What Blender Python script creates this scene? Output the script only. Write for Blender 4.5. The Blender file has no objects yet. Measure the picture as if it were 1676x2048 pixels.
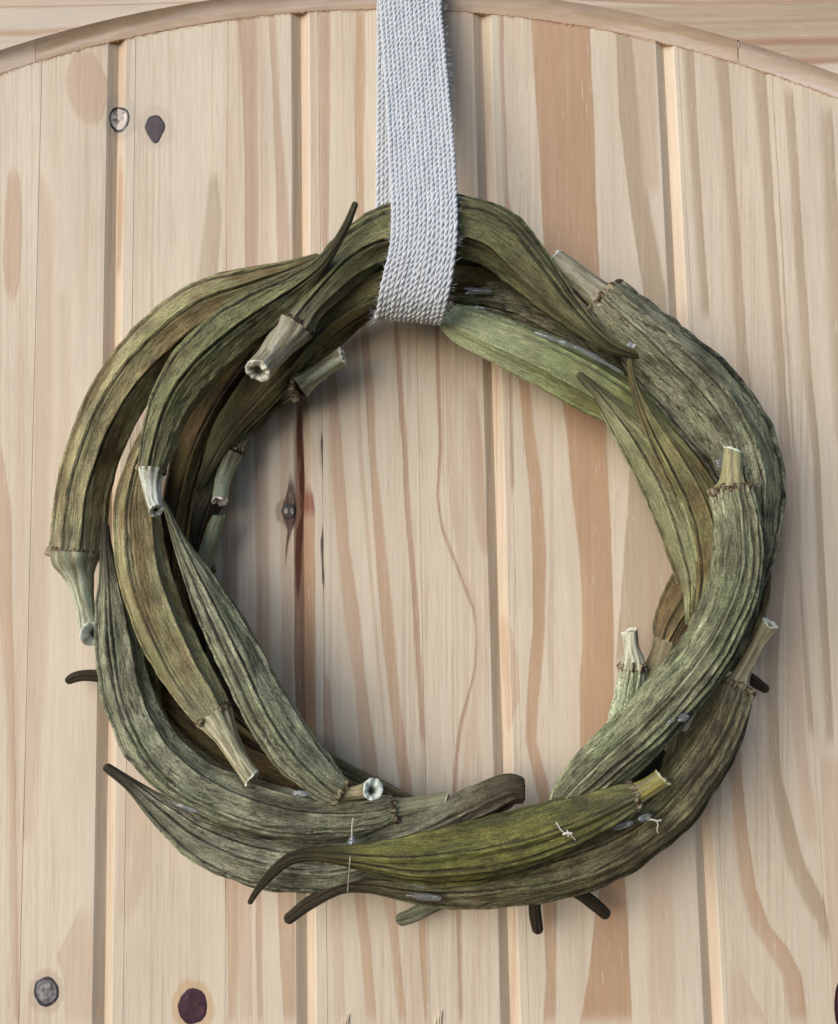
import bpy, math, random
import numpy as np
from mathutils import Matrix, Vector

# ------------------------------------------------------------------ camera, sky, sun, exposure
S = bpy.context.scene
COL = S.collection
PXM = 0.00025                        # metres per photograph pixel on the door plane
F = 1900.0                           # focal length in photograph pixels
W, H = 1676.0, 2048.0
up = np.array([-349.0, 17624.0, -1900.0]); up /= np.linalg.norm(up)
fw = np.array([0, 0, -1.0]); fw = fw - fw.dot(up) * up; fw /= np.linalg.norm(fw)
rt = np.cross(fw, up)
R = np.array([rt, fw, up])           # camera -> world
CAM = -(R @ np.array([0, 0, -1.0])) * F * PXM
cam_d = bpy.data.cameras.new('camera'); cam = bpy.data.objects.new('camera', cam_d); COL.objects.link(cam)
cam_d.sensor_fit = 'VERTICAL'; cam_d.sensor_height = 36.0; cam_d.lens = F / H * 36.0
cam_d.clip_start = 0.01; cam_d.clip_end = 100.0
m = Matrix.Identity(4)
for i in range(3):
    for j in range(3): m[i][j] = R[i][j]
    m[i][3] = CAM[i]
cam.matrix_world = m
S.camera = cam

SUN = np.array([-0.68, -0.72, 0.31]); SUN /= np.linalg.norm(SUN)    # towards the light
wd = bpy.data.worlds.new('World'); S.world = wd; wd.use_nodes = True
nt = wd.node_tree; nt.nodes.clear()
sky = nt.nodes.new('ShaderNodeTexSky'); sky.sky_type = 'NISHITA'; sky.sun_disc = False
sky.sun_elevation = math.asin(SUN[2]); sky.sun_rotation = math.atan2(SUN[0], SUN[1])
sky.air_density = 0.7; sky.dust_density = 1.2; sky.ozone_density = 1.6
bg = nt.nodes.new('ShaderNodeBackground'); bg.inputs['Strength'].default_value = 0.11
wo = nt.nodes.new('ShaderNodeOutputWorld')
nt.links.new(sky.outputs[0], bg.inputs[0]); nt.links.new(bg.outputs[0], wo.inputs[0])
sd = bpy.data.lights.new('sun', 'SUN'); sd.energy = 1.98; sd.angle = math.radians(60); sd.color = (1.0, 0.995, 0.985)
so = bpy.data.objects.new('sun', sd); COL.objects.link(so)
so.rotation_euler = Vector((SUN[0], SUN[1], SUN[2])).to_track_quat('Z', 'Y').to_euler()
S.view_settings.view_transform = 'Standard'; S.view_settings.look = 'None'
S.view_settings.gamma = 1.0; S.view_settings.exposure = 0.16
S.render.engine = 'CYCLES'; S.cycles.max_bounces = 6

# ------------------------------------------------------------------ helpers
def P(x, y, d=0.0):
    """point of the place seen at photograph position (x, y), d photograph-pixels in front of the door face"""
    x = np.asarray(x, float); y = np.asarray(y, float); d = np.asarray(d, float)
    v = np.stack(np.broadcast_arrays(x - W / 2, H / 2 - y, -F * np.ones_like(x)), -1)
    w = v @ R.T
    t = (-d * PXM - CAM[1]) / w[..., 1]
    return CAM + w * t[..., None]

def unit(p):
    return ((p - CAM) @ R)[..., 2] * -1.0 / F      # metres per photograph pixel at that point

def proj(p):
    c = (p - CAM) @ R
    return c[..., 0] / -c[..., 2] * F + W / 2, H / 2 - c[..., 1] / -c[..., 2] * F

def lin(c):
    c = np.asarray(c, float) / 255.0
    return np.where(c <= 0.04045, c / 12.92, ((c + 0.055) / 1.055) ** 2.4)

def hsh(i, j, s):
    n = (i.astype(np.int64) * 374761393 + j.astype(np.int64) * 668265263 + int(s) * 974634777) & 0xffffffff
    n = ((n ^ (n >> 13)) * 1274126177) & 0xffffffff
    n = (n ^ (n >> 16)) & 0xffffff
    return n / float(0xffffff)

def vn(x, y, s=0):
    xi = np.floor(x); yi = np.floor(y); fx = x - xi; fy = y - yi
    fx = fx * fx * (3 - 2 * fx); fy = fy * fy * (3 - 2 * fy)
    a = hsh(xi, yi, s); b = hsh(xi + 1, yi, s); c = hsh(xi, yi + 1, s); d = hsh(xi + 1, yi + 1, s)
    return (a + (b - a) * fx) * (1 - fy) + (c + (d - c) * fx) * fy

def fbm(x, y, s=0, o=3):
    t = 0; a = 0.5; n = 0
    for k in range(o):
        t = t + a * vn(x * 2 ** k, y * 2 ** k, s + 17 * k); n += a; a *= 0.5
    return t / n

def sst(a, b, x):
    t = np.clip((x - a) / (b - a + 1e-9), 0, 1)
    return t * t * (3 - 2 * t)

def mesh(name, v, f, mat, parent=None, col=None, puv=None, smooth=True, alpha=1.0):
    v = np.asarray(v, float).reshape(-1, 3); f = np.asarray(f, np.int32)
    me = bpy.data.meshes.new(name)
    k = f.shape[1]
    me.vertices.add(len(v)); me.vertices.foreach_set('co', v.ravel())
    me.loops.add(f.size); me.loops.foreach_set('vertex_index', f.ravel())
    me.polygons.add(len(f)); me.polygons.foreach_set('loop_start', np.arange(0, f.size, k, dtype=np.int32))
    me.polygons.foreach_set('use_smooth', np.full(len(f), smooth))
    me.update(calc_edges=True); me.validate()
    if col is not None:
        c = np.full((len(v), 4), float(alpha)); c[:, :3] = np.asarray(col).reshape(-1, 3)
        a = me.color_attributes.new('Col', 'FLOAT_COLOR', 'POINT'); a.data.foreach_set('color', c.ravel().astype(np.float32))
    if puv is not None:
        a = me.attributes.new('puv', 'FLOAT_VECTOR', 'POINT'); a.data.foreach_set('vector', np.asarray(puv, np.float32).ravel())
    me.materials.append(mat)
    o = bpy.data.objects.new(name, me); COL.objects.link(o)
    if parent is not None: o.parent = parent
    return o

def gridf(nr, nc, wrap=False):
    i = np.arange(nr - 1)[:, None]; j = np.arange(nc if wrap else nc - 1)[None, :]
    j2 = (j + 1) % nc
    return np.stack([i * nc + j + 0 * i, i * nc + j2 + 0 * i, (i + 1) * nc + j2, (i + 1) * nc + j], -1).reshape(-1, 4)

def empty(name, loc):
    o = bpy.data.objects.new(name, None); COL.objects.link(o); o.location = loc; o.empty_display_size = 0.02
    bpy.context.view_layer.update()
    return o

def tag(o, label, cat=None, group=None, kind=None):
    o['label'] = label
    if cat: o['category'] = cat
    if group: o['group'] = group
    if kind: o['kind'] = kind
    return o

def catmull(pts, step):
    p = np.asarray(pts, float); n = len(p)
    q = np.vstack([2 * p[0] - p[1], p, 2 * p[-1] - p[-2]])
    out = []
    for i in range(n - 1):
        a, b, c, d = q[i], q[i + 1], q[i + 2], q[i + 3]
        L = np.linalg.norm((c - b)[:2]); k = max(2, int(L / step))
        t = (np.arange(k) / k)[:, None]
        out.append(0.5 * (2 * b + (c - a) * t + (2 * a - 5 * b + 4 * c - d) * t ** 2 + (3 * b - a - 3 * c + d) * t ** 3))
    out.append(p[-1:])
    return np.vstack(out)

# ------------------------------------------------------------------ materials
class NB:
    def __init__(s, name):
        s.m = bpy.data.materials.new(name); s.m.use_nodes = True
        s.t = s.m.node_tree; s.n = s.t.nodes; s.b = s.n['Principled BSDF']
    def new(s, ty, **kw):
        n = s.n.new(ty)
        for k, v in kw.items():
            if k in n.inputs: n.inputs[k].default_value = v
            else: setattr(n, k, v)
        return n
    def link(s, a, b): s.t.links.new(a, b)
    def attr(s, name): return s.new('ShaderNodeAttribute', attribute_name=name)
    def scale(s, vec, sc):
        mp = s.new('ShaderNodeMapping'); mp.inputs['Scale'].default_value = sc; s.link(vec, mp.inputs['Vector']); return mp.outputs[0]
    def noise(s, vec, scale, detail=3.0, rough=0.55):
        n = s.new('ShaderNodeTexNoise', Scale=scale, Detail=detail, Roughness=rough); s.link(vec, n.inputs['Vector']); return n.outputs['Fac']
    def ramp(s, f, a, b, lo=0.0, hi=1.0):
        r = s.new('ShaderNodeMapRange', clamp=True); s.link(f, r.inputs['Value'])
        for k, v in zip(('From Min', 'From Max', 'To Min', 'To Max'), (a, b, lo, hi)): r.inputs[k].default_value = v
        return r.outputs[0]
    def math(s, op, a, b):
        n = s.new('ShaderNodeMath', operation=op)
        for i, q in enumerate((a, b)):
            if isinstance(q, (int, float)): n.inputs[i].default_value = q
            else: s.link(q, n.inputs[i])
        return n.outputs[0]
    def mul(s, col, fac):
        n = s.new('ShaderNodeVectorMath', operation='SCALE'); s.link(col, n.inputs[0])
        if isinstance(fac, (int, float)): n.inputs['Scale'].default_value = fac
        else: s.link(fac, n.inputs['Scale'])
        return n.outputs[0]
    def mix(s, f, a, b):
        n = s.new('ShaderNodeMix', data_type='RGBA')
        if isinstance(f, (int, float)): n.inputs[0].default_value = f
        else: s.link(f, n.inputs[0])
        for i, q in ((6, a), (7, b)):
            if isinstance(q, tuple): n.inputs[i].default_value = q
            else: s.link(q, n.inputs[i])
        return n.outputs[2]
    def bump(s, h, strength, dist):
        n = s.new('ShaderNodeBump'); n.inputs['Strength'].default_value = strength; n.inputs['Distance'].default_value = dist
        s.link(h, n.inputs['Height']); s.link(n.outputs[0], s.b.inputs['Normal'])

def wood_material(name, along):
    """pine: painted growth rings come in as the attribute Col; fibres, resin ducts and pores are added here"""
    n = NB(name); a = n.attr('Col'); tc = n.new('ShaderNodeTexCoord').outputs['Object']
    st = lambda x, z: (x, x, z) if along == 'z' else (z, x, x)
    fine = n.noise(n.scale(tc, st(1.0, 0.018)), 2600.0, 3.0, 0.6)
    mid = n.noise(n.scale(tc, st(1.0, 0.03)), 500.0, 3.0, 0.55)
    pore = n.noise(tc, 5200.0, 2.0, 0.6)
    blot = n.noise(n.scale(tc, st(1.0, 0.4)), 30.0, 3.0)
    k = n.math('MULTIPLY', n.ramp(fine, 0.34, 0.66, 0.925, 1.055), n.ramp(mid, 0.3, 0.7, 0.95, 1.04))
    k = n.math('MULTIPLY', k, n.ramp(pore, 0.3, 0.7, 0.975, 1.02))
    k = n.math('MULTIPLY', k, n.ramp(blot, 0.3, 0.7, 0.95, 1.05))
    c = n.mul(a.outputs['Color'], k)
    duct = n.noise(n.scale(tc, st(1.0, 0.045)), 1900.0, 1.0, 0.4)        # pale resin ducts
    sel = n.noise(n.scale(tc, st(1.0, 0.35)), 110.0, 1.0)
    dm = n.math('MULTIPLY', n.ramp(duct, 0.67, 0.73), n.ramp(sel, 0.47, 0.56, 0.0, 0.8))
    c = n.mix(dm, c, (0.74, 0.66, 0.55, 1))
    dark = n.noise(n.scale(tc, st(1.0, 0.03)), 1500.0, 1.0, 0.4)         # short dark pores
    dk = n.math('MULTIPLY', n.ramp(dark, 0.735, 0.775), 0.5)
    c = n.mix(dk, c, (0.30, 0.20, 0.13, 1))
    n.link(c, n.b.inputs['Base Color'])
    n.link(n.ramp(mid, 0.3, 0.7, 0.42, 0.60), n.b.inputs['Roughness'])
    n.b.inputs['Specular IOR Level'].default_value = 0.35
    n.bump(n.math('ADD', fine, n.math('MULTIPLY', pore, 0.5)), 0.12, 0.0002)
    return n.m

def okra_material(name, fib=1.0, rough=0.62):
    n = NB(name); a = n.attr('Col'); u = n.attr('puv').outputs['Vector']
    tc = n.new('ShaderNodeTexCoord').outputs['Object']
    fibre = n.noise(n.scale(u, (1.0, 0.075, 1.0)), 2100.0, 4.0, 0.62)
    crack = n.noise(n.scale(u, (1.0, 0.14, 1.0)), 950.0, 4.0, 0.65)
    spot = n.noise(n.scale(u, (1.0, 0.55, 1.0)), 1500.0, 4.0, 0.7)
    fuzz = n.noise(tc, 3800.0, 2.0, 0.7)
    k = n.math('MULTIPLY', n.ramp(fibre, 0.36, 0.64, 0.50, 1.52), n.ramp(spot, 0.36, 0.64, 0.60, 1.42))
    k = n.math('MULTIPLY', k, n.ramp(fuzz, 0.35, 0.65, 0.80, 1.20))
    k = n.math('ADD', 1.0, n.math('MULTIPLY', n.math('SUBTRACT', k, 1.0), n.ramp(a.outputs['Alpha'], 0.0, 1.0, 0.45, 1.0)))
    c = n.mul(a.outputs['Color'], k)
    fis = n.math('MULTIPLY', n.ramp(crack, 0.385, 0.43, 0.9, 0.0), n.ramp(a.outputs['Alpha'], 0.2, 1.0, 0.12, 1.0))
    c = n.mix(fis, c, (0.022, 0.022, 0.014, 1))
    n.link(c, n.b.inputs['Base Color'])
    n.b.inputs['Roughness'].default_value = rough
    n.b.inputs['Specular IOR Level'].default_value = 0.30
    h = n.math('ADD', n.math('MULTIPLY', n.ramp(crack, 0.36, 0.60), 1.0), n.math('MULTIPLY', fibre, 0.8))
    h = n.math('ADD', h, n.math('MULTIPLY', fuzz, 0.55))
    h = n.math('ADD', h, n.math('MULTIPLY', spot, 0.5))
    n.bump(h, 0.7 * fib, 0.00045)
    return n.m

def stem_material(name):
    n = NB(name); a = n.attr('Col'); u = n.attr('puv').outputs['Vector']
    fibre = n.noise(n.scale(u, (1.0, 0.07, 1.0)), 1500.0, 4.0, 0.6)
    spot = n.noise(n.scale(u, (1.0, 0.5, 1.0)), 1400.0, 3.0, 0.6)
    k = n.math('MULTIPLY', n.ramp(fibre, 0.32, 0.68, 0.74, 1.16), n.ramp(spot, 0.3, 0.6, 0.78, 1.08))
    c = n.mul(a.outputs['Color'], k)
    dots = n.ramp(n.noise(n.scale(u, (1.0, 0.45, 1.0)), 1700.0, 1.0), 0.70, 0.76, 0.0, 0.7)
    c = n.mix(dots, c, (0.05, 0.045, 0.03, 1))
    n.link(c, n.b.inputs['Base Color']); n.b.inputs['Roughness'].default_value = 0.6
    n.b.inputs['Specular IOR Level'].default_value = 0.3
    n.bump(n.math('ADD', fibre, n.math('MULTIPLY', spot, 0.6)), 0.5, 0.0005)
    return n.m

def attr_material(name, rough, spec=0.3, sc=3000.0, lo=0.85, hi=1.12):
    n = NB(name); a = n.attr('Col'); tc = n.new('ShaderNodeTexCoord').outputs['Object']
    f = n.noise(tc, sc, 3.0, 0.6)
    n.link(n.mul(a.outputs['Color'], n.ramp(f, 0.3, 0.7, lo, hi)), n.b.inputs['Base Color'])
    n.b.inputs['Roughness'].default_value = rough; n.b.inputs['Specular IOR Level'].default_value = spec
    n.bump(f, 0.4, 0.0002)
    return n.m

def yarn_material():
    n = NB('cotton_yarn'); tc = n.new('ShaderNodeTexCoord').outputs['Object']
    u = n.attr('puv').outputs['Vector']
    f = n.noise(n.scale(u, (1.0, 0.12, 1.0)), 4200.0, 3.0, 0.65)
    g = n.noise(tc, 260.0, 3.0)
    h = n.noise(tc, 2500.0, 2.0)
    c = n.mix(n.ramp(f, 0.3, 0.7), (0.54, 0.58, 0.64, 1), (0.74, 0.79, 0.85, 1))
    c = n.mix(n.ramp(g, 0.45, 0.7, 0.0, 0.35), c, (0.66, 0.65, 0.62, 1))
    c = n.mix(n.ramp(h, 0.62, 0.72, 0.0, 0.5), c, (0.42, 0.42, 0.43, 1))
    n.link(c, n.b.inputs['Base Color']); n.b.inputs['Roughness'].default_value = 0.9
    n.b.inputs['Specular IOR Level'].default_value = 0.15
    n.b.inputs['Sheen Weight'].default_value = 0.25
    n.bump(f, 0.6, 0.0003)
    return n.m

def glue_material():
    n = NB('clear_hot_glue'); tc = n.new('ShaderNodeTexCoord').outputs['Object']
    f = n.noise(tc, 700.0, 2.0)
    c = n.mix(f, (0.72, 0.80, 0.90, 1), (0.92, 0.95, 0.98, 1))
    n.link(c, n.b.inputs['Base Color'])
    n.b.inputs['Roughness'].default_value = 0.06; n.b.inputs['IOR'].default_value = 1.48
    n.b.inputs['Transmission Weight'].default_value = 0.88
    n.b.inputs['Coat Weight'].default_value = 0.6; n.b.inputs['Coat Roughness'].default_value = 0.05
    n.bump(f, 0.08, 0.0004)
    return n.m

M_PLANK = wood_material('pine_plank_wood', 'z'); M_RAIL = wood_material('pine_rail_wood', 'x')
M_OKRA = okra_material('dried_okra_skin'); M_STEM = stem_material('dried_okra_stem')
M_CUT = attr_material('cut_stem_pith', 0.7); M_CAL = attr_material('crinkled_calyx_scar', 0.8, 0.2)
M_KNOT = attr_material('pine_knot', 0.35, 0.5, 1800.0, 0.75, 1.2)
M_YARN = yarn_material(); M_GLUE = glue_material()

# ------------------------------------------------------------------ the pine door
# growth rings: (colour, strength, left softness, right softness, [(y, x_left, x_right), ...]) in photograph coordinates
TAN = (190, 158, 129); PNK = (209, 188, 166); RED = (187, 157, 134); GRY = (187, 168, 144); BRN = (166, 126, 100)
BASE = (220, 207, 187)
B = []
def band(c, s, sl, sr, *p): B.append((lin(c), s, sl, sr, np.array(p, float)))
# left boards
band(TAN, .62, 3, 3, (322, 24, 25), (350, 16, 36), (400, 11, 42), (455, 8, 45), (520, 5, 41), (570, 9, 36), (600, 15, 30), (617, 21, 22))
band(TAN, .55, 14, 4, (880, -6, 0), (930, -20, 9), (1024, -20, 22), (1200, -4, 24), (1400, 14, 28), (1600, 19, 30), (1850, 22, 34), (2060, 26, 38))
band(PNK, .8, 8, 8, (-100, -160, -40), (2200, -160, -30))
band(TAN, .55, 4, 3, (98, 152, 180), (130, 138, 200), (160, 131, 214), (200, 139, 212), (230, 155, 206), (248, 172, 198), (254, 182, 188))
band(PNK, .85, 4, 22, (330, 80, 80), (420, 79, 103), (700, 74, 104), (1024, 67, 96), (1400, 56, 84), (1700, 44, 60))
band(PNK, .8, 5, 30, (1805, 165, 182), (1850, 146, 182), (1910, 114, 190), (1960, 127, 190), (2060, 131, 192))
band(PNK, .6, 20, 20, (560, 118, 135), (800, 122, 140), (1000, 112, 126))
band(PNK, .6, 18, 10, (1560, 242, 300), (1750, 240, 292), (1850, 240, 260))
band(PNK, .8, 3, 3, (-60, 241, 264), (110, 241, 262), (190, 240, 258), (230, 240, 246))
band(TAN, .7, 1, 8, (300, 240, 244), (420, 236, 246), (560, 234, 240))
# second board
band(GRY, .7, 9, 6, (330, 424, 432), (430, 412, 442), (520, 400, 436), (600, 392, 432))
band(PNK, .7, 8, 8, (200, 452, 466), (420, 456, 470), (600, 444, 462))
band(RED, .72, 4, 10, (0, 475, 511), (150, 484, 513), (300, 490, 515), (600, 492, 516))
band(PNK, .6, 3, 6, (0, 518, 530), (300, 522, 536), (600, 524, 540))
band(RED, .62, 3, 7, (0, 535, 549), (160, 545, 556), (300, 550, 566), (480, 556, 580), (600, 560, 584))
band(TAN, .6, 3, 12, (1500, 446, 466), (1740, 450, 478), (1900, 455, 476), (2060, 458, 468))
band(RED, .6, 3, 5, (1700, 508, 518), (1850, 512, 524), (2060, 516, 526))
band(PNK, .9, 4, 4, (1700, 474, 500), (2060, 480, 506))
band(TAN, .68, 4, 8, (1500, 545, 590), (1740, 554, 587), (1900, 560, 590), (2060, 570, 592))
# inside the ring, left board
for xl, xr, c, s in ((440, 470, TAN, .6), (508, 522, BRN, .5), (524, 534, TAN, .6), (558, 580, TAN, .5)):
    band(c, s, 3, 6, (700, xl - 2, xr - 2), (1100, xl + 4, xr + 4), (1500, xl + 8, xr + 6))
band(BRN, .75, 3, 3, (600, 592, 604), (780, 594, 606), (1000, 590, 607), (1190, 588, 606), (1500, 592, 612), (1560, 592, 612))
band((98, 48, 30), .85, 3, 3, (800, 597, 603), (880, 594, 606), (960, 598, 610), (1030, 604, 608), (1060, 594, 607), (1130, 591, 602), (1195, 593, 596), (1215, 594, 595))
band((98, 48, 30), .6, 2, 2, (960, 580, 584), (990, 576, 585))
band((70, 40, 34), .8, 2, 2, (940, 580, 583), (980, 576, 588), (1010, 566, 592), (1040, 568, 592), (1062, 576, 584), (1090, 573, 576), (1140, 570, 572))
band(TAN, .8, 3, 3, (1020, 608, 629), (1190, 608, 629), (1500, 612, 632), (1560, 612, 632))
band((150, 96, 76), .8, 3, 3, (960, 612, 616), (990, 608, 626), (1020, 605, 629), (1040, 608, 628), (1052, 613, 622))
band((70, 44, 38), .85, .8, .8, (845, 643.5, 644.5), (880, 642.5, 645.5), (930, 643, 645.5), (960, 644, 645))
band((70, 44, 38), .85, .8, .8, (1040, 645, 646), (1080, 642, 646.5), (1120, 642, 646.5), (1160, 644, 647.5), (1190, 646.5, 647.5))
# third board
band(RED, .75, 2, 5, (0, 639, 659), (120, 640, 660), (320, 642, 658), (480, 644, 656), (620, 650, 662))
band(PNK, .7, 2, 5, (0, 625, 637), (600, 630, 642))
band(TAN, .72, 3, 5, (0, 713, 729), (150, 711, 730), (300, 711, 727), (460, 713, 727), (660, 722, 736), (790, 732, 748), (915, 740, 752), (1090, 750, 770), (1265, 765, 788), (1390, 778, 798), (1515, 792, 815), (1620, 806, 830), (1790, 835, 850), (2060, 850, 857))
band(TAN, .66, 6, 3, (700, 650, 664), (765, 658, 673), (940, 664, 687), (1090, 675, 698), (1240, 690, 720), (1365, 710, 731), (1515, 722, 752), (1620, 736, 764), (1790, 767, 790), (1900, 785, 800), (2060, 799, 813))
band(BRN, .6, 2, 4, (600, 787, 796), (640, 788, 796), (765, 795, 805), (890, 805, 815), (1040, 812, 822), (1165, 822, 832), (1300, 832, 842), (1500, 842, 850))
band(TAN, .6, 2, 2, (1330, 647, 650), (1365, 648, 658), (1515, 650, 672), (1600, 660, 690), (1790, 709, 731), (1900, 722, 742), (2060, 736, 755))
band(PNK, .9, 3, 3, (600, 700, 712), (900, 716, 724), (1500, 770, 774))
band(PNK, .7, 6, 3, (1760, 660, 680), (2060, 672, 690))
# fourth board
band(BRN, .62, 1.5, 4, (620, 871, 877), (765, 873, 880), (890, 878, 884), (945, 876, 881), (990, 873, 878), (1030, 878, 882), (1065, 885, 890), (1140, 914, 919), (1215, 943, 948), (1250, 950, 954), (1290, 951, 955), (1330, 949, 953), (1365, 942, 946), (1440, 920, 927), (1515, 910, 916), (1600, 904, 912), (1790, 913, 921), (2060, 920, 926))
band(PNK, .8, 3, 14, (620, 885, 890), (1000, 900, 915), (1140, 922, 930), (1215, 950, 956), (1290, 957, 965), (1400, 945, 960), (1600, 920, 935))
band(RED, .5, 10, 3, (760, 938, 950), (900, 940, 966), (1000, 945, 972), (1090, 958, 975), (1130, 972, 976))
band(PNK, .6, 10, 3, (0, 910, 940), (500, 915, 950))
band(BRN, .5, 2, 1, (-50, 998, 1006), (150, 1002, 1009), (350, 1009, 1015), (600, 1015, 1020), (900, 1020, 1028), (1000, 1023, 1029))
band(TAN, .4, 2, 2, (1225, 1000, 1010), (1260, 1000, 1024), (1330, 1004, 1037), (1400, 1010, 1038), (1440, 1012, 1026), (1470, 1014, 1018))
# fifth board
band(TAN, .95, 2, 2, (-60, 1058, 1178), (45, 1063, 1180), (150, 1069, 1182), (250, 1075, 1187), (450, 1086, 1194), (540, 1094, 1198), (790, 1122, 1210), (865, 1135, 1212), (990, 1145, 1217), (1090, 1157, 1222), (1190, 1165, 1225), (1290, 1165, 1228), (1365, 1160, 1226), (1490, 1160, 1228), (1650, 1195, 1244), (1760, 1203, 1250), (1830, 1190, 1255), (1950, 1178, 1260), (2060, 1158, 1264))
band(TAN, .8, 2, 6, (380, 1010, 1018), (560, 1022, 1032), (740, 1037, 1055), (865, 1047, 1070), (990, 1060, 1085), (1115, 1066, 1092), (1240, 1067, 1090), (1315, 1060, 1085), (1415, 1052, 1075), (1480, 1052, 1072), (1565, 1070, 1095), (1625, 1086, 1106), (1760, 1084, 1112), (1825, 1088, 1113), (1950, 1093, 1111), (2060, 1088, 1112))
band(GRY, .9, 4, 10, (-20, 1225, 1248), (75, 1233, 1262), (225, 1238, 1280), (425, 1262, 1300), (575, 1287, 1330), (800, 1290, 1345))
band(PNK, .8, 10, 10, (40, 1265, 1305), (400, 1290, 1318))
band(GRY, .8, 4, 14, (880, 1262, 1330), (980, 1258, 1340), (1140, 1247, 1360), (1250, 1238, 1372), (1340, 1232, 1380))
band(PNK, .6, 8, 8, (1700, 1290, 1340), (2060, 1300, 1350))
# sixth board
band(GRY, .9, 12, 2, (60, 1358, 1384), (110, 1368, 1387), (250, 1376, 1394), (375, 1384, 1401), (475, 1393, 1407), (650, 1404, 1421))
band(GRY, .95, 14, 2, (60, 1415, 1452), (120, 1430, 1456), (250, 1444, 1464), (350, 1452, 1471), (475, 1460, 1479), (625, 1468, 1489), (725, 1478, 1496), (900, 1500, 1518))
band(GRY, .95, 12, 2, (100, 1500, 1529), (150, 1506, 1532), (300, 1520, 1541), (400, 1528, 1546), (525, 1536, 1556), (650, 1545, 1564), (775, 1556, 1571), (1000, 1560, 1590), (1100, 1540, 1575), (1350, 1531, 1552), (1474, 1536, 1557), (1550, 1541, 1562), (1624, 1552, 1582), (1724, 1574, 1607), (1800, 1606, 1646), (1850, 1636, 1656), (1900, 1650, 1668))
band(GRY, .9, 8, 2, (165, 1566, 1584), (325, 1580, 1596), (500, 1588, 1606), (625, 1600, 1616), (775, 1610, 1626), (925, 1628, 1641), (1020, 1630, 1644), (1200, 1638, 1654), (1500, 1654, 1668))
band(GRY, .7, 1, 1, (200, 1545, 1547), (350, 1555, 1557), (750, 1576, 1579), (1000, 1590, 1594), (1200, 1600, 1606), (1374, 1610, 1620), (1480, 1620, 1630))
band(TAN, .7, 10, 2, (1474, 1448, 1477), (1574, 1461, 1484), (1674, 1471, 1496), (1774, 1484, 1511), (1849, 1502, 1537), (1899, 1535, 1577), (1949, 1565, 1602), (2060, 1585, 1616))
band(PNK, .8, 10, 8, (900, 1570, 1600), (1200, 1568, 1596), (1500, 1590, 1612), (1700, 1612, 1640))
band(PNK, .9, 14, 3, (1930, 1462, 1474), (1980, 1464, 1500), (2060, 1464, 1540))
band(GRY, .8, 20, 4, (200, 1640, 1662), (450, 1650, 1676), (900, 1672, 1700))
band(PNK, .8, 3, 12, (1500, 1640, 1700), (2060, 1668, 1760))

HALO = [(385, 2012, 30, 0.0, 1.35, (206, 176, 138), .75), (310, 254, 22, 0.0, 1.6, (198, 184, 168), .5), 
        (93, 1983, 27, 0.0, 1.25, (190, 170, 152), .55), (239, 236, 26, 0.0, 1.3, (188, 178, 166), .5), (578, 1022, 20, 0.0, 1.2, (120, 92, 74), .6)]
def wood_color(px, py, seed):
    base = lin(BASE); alt = lin((212, 195, 174))
    t = fbm(px / 46.0, py / 900.0, seed, 3)
    c = base + (alt - base) * (sst(.45, .75, t) * .55)[..., None]
    wx = px + 3.0 * (fbm(px / 60.0, py / 120.0, seed + 5, 3) - .5) + 1.2 * (vn(px / 3.0, py / 26.0, seed + 9) - .5)
    for hx, hy, hr, k1, k2, hc, hs in HALO:
        r_ = np.sqrt(((px - hx) / hr) ** 2 + ((py - hy) / (hr * 1.18)) ** 2)
        r_ = r_ + .5 * (fbm(px / 22., py / 40., 91, 3) - .5)
        c += (lin(hc) - c) * (sst(k1 - .12, k1, r_) * (1 - sst(k2, k2 + .25, r_)) * hs)[..., None]
    fx = px + 6.0 * (fbm(px / 80.0, py / 260.0, seed + 6, 2) - .5)
    for fq, ln_, am in ((2.6, 420.0, .30), (4.5, 700.0, .24), (1.7, 150.0, .22)):
        q_ = vn(fx / fq, py / ln_, seed + 40 + int(fq * 10)); zone = fbm(fx / 55.0, py / 1200.0, seed + 44, 2)
        c += (lin((176, 140, 112)) - c) * (sst(.62, .92, q_) * sst(.38, .62, zone) * am)[..., None]
    for bc, s, sl, sr, p in B:
        y0, y1 = p[0, 0], p[-1, 0]
        m_ = (py > y0 - 3) & (py < y1 + 3)
        if not m_.any(): continue
        yy = np.clip(py[m_], y0, y1)
        xl = np.interp(yy, p[:, 0], p[:, 1]); xr = np.interp(yy, p[:, 0], p[:, 2])
        x = wx[m_]
        sl_, sr_ = .55 * sl + .5, .55 * sr + .5
        a = sst(xl - sl_, xl + .6 * sl_, x) * (1 - sst(xr - .6 * sr_, xr + sr_, x)) * min(1.0, s * 1.08)
        a = a * (0.8 + .3 * np.clip((x - xl) / (xr - xl + 1e-6), 0, 1) if sl > sr else np.ones_like(a))
        fd = 16.0
        a = a * sst(y0 - 3, y0 + fd, py[m_]) * (1 - sst(y1 - fd, y1 + 3, py[m_])) if y1 - y0 < 260 and s < .8 else a * sst(y0 - 3, y0 + 40, py[m_]) * (1 - sst(y1 - 40, y1 + 3, py[m_]))
        a = a * (0.86 + 0.28 * vn(px[m_] / 5.0, py[m_] / 300.0, seed + 3))
        c[m_] += (bc - c[m_]) * np.clip(a, 0, 1)[..., None]
        if s > .5 and min(sl, sr) <= 6:
            xe = xr if sr <= sl else xl; sd_ = 1 if sr <= sl else -1
            ed = np.exp(-((x - xe + sd_ * .6) / 1.5) ** 2) * .42 * sst(y0 - 3, y0 + 30, py[m_]) * (1 - sst(y1 - 30, y1 + 3, py[m_])) * (.35 + .65 * vn(px[m_] * 0 + y0, py[m_] / 90.0, seed + 8)) * ((xr - xl) > 2.5)
            c[m_] += (bc * .72 - c[m_]) * ed[..., None]
    return c

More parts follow.
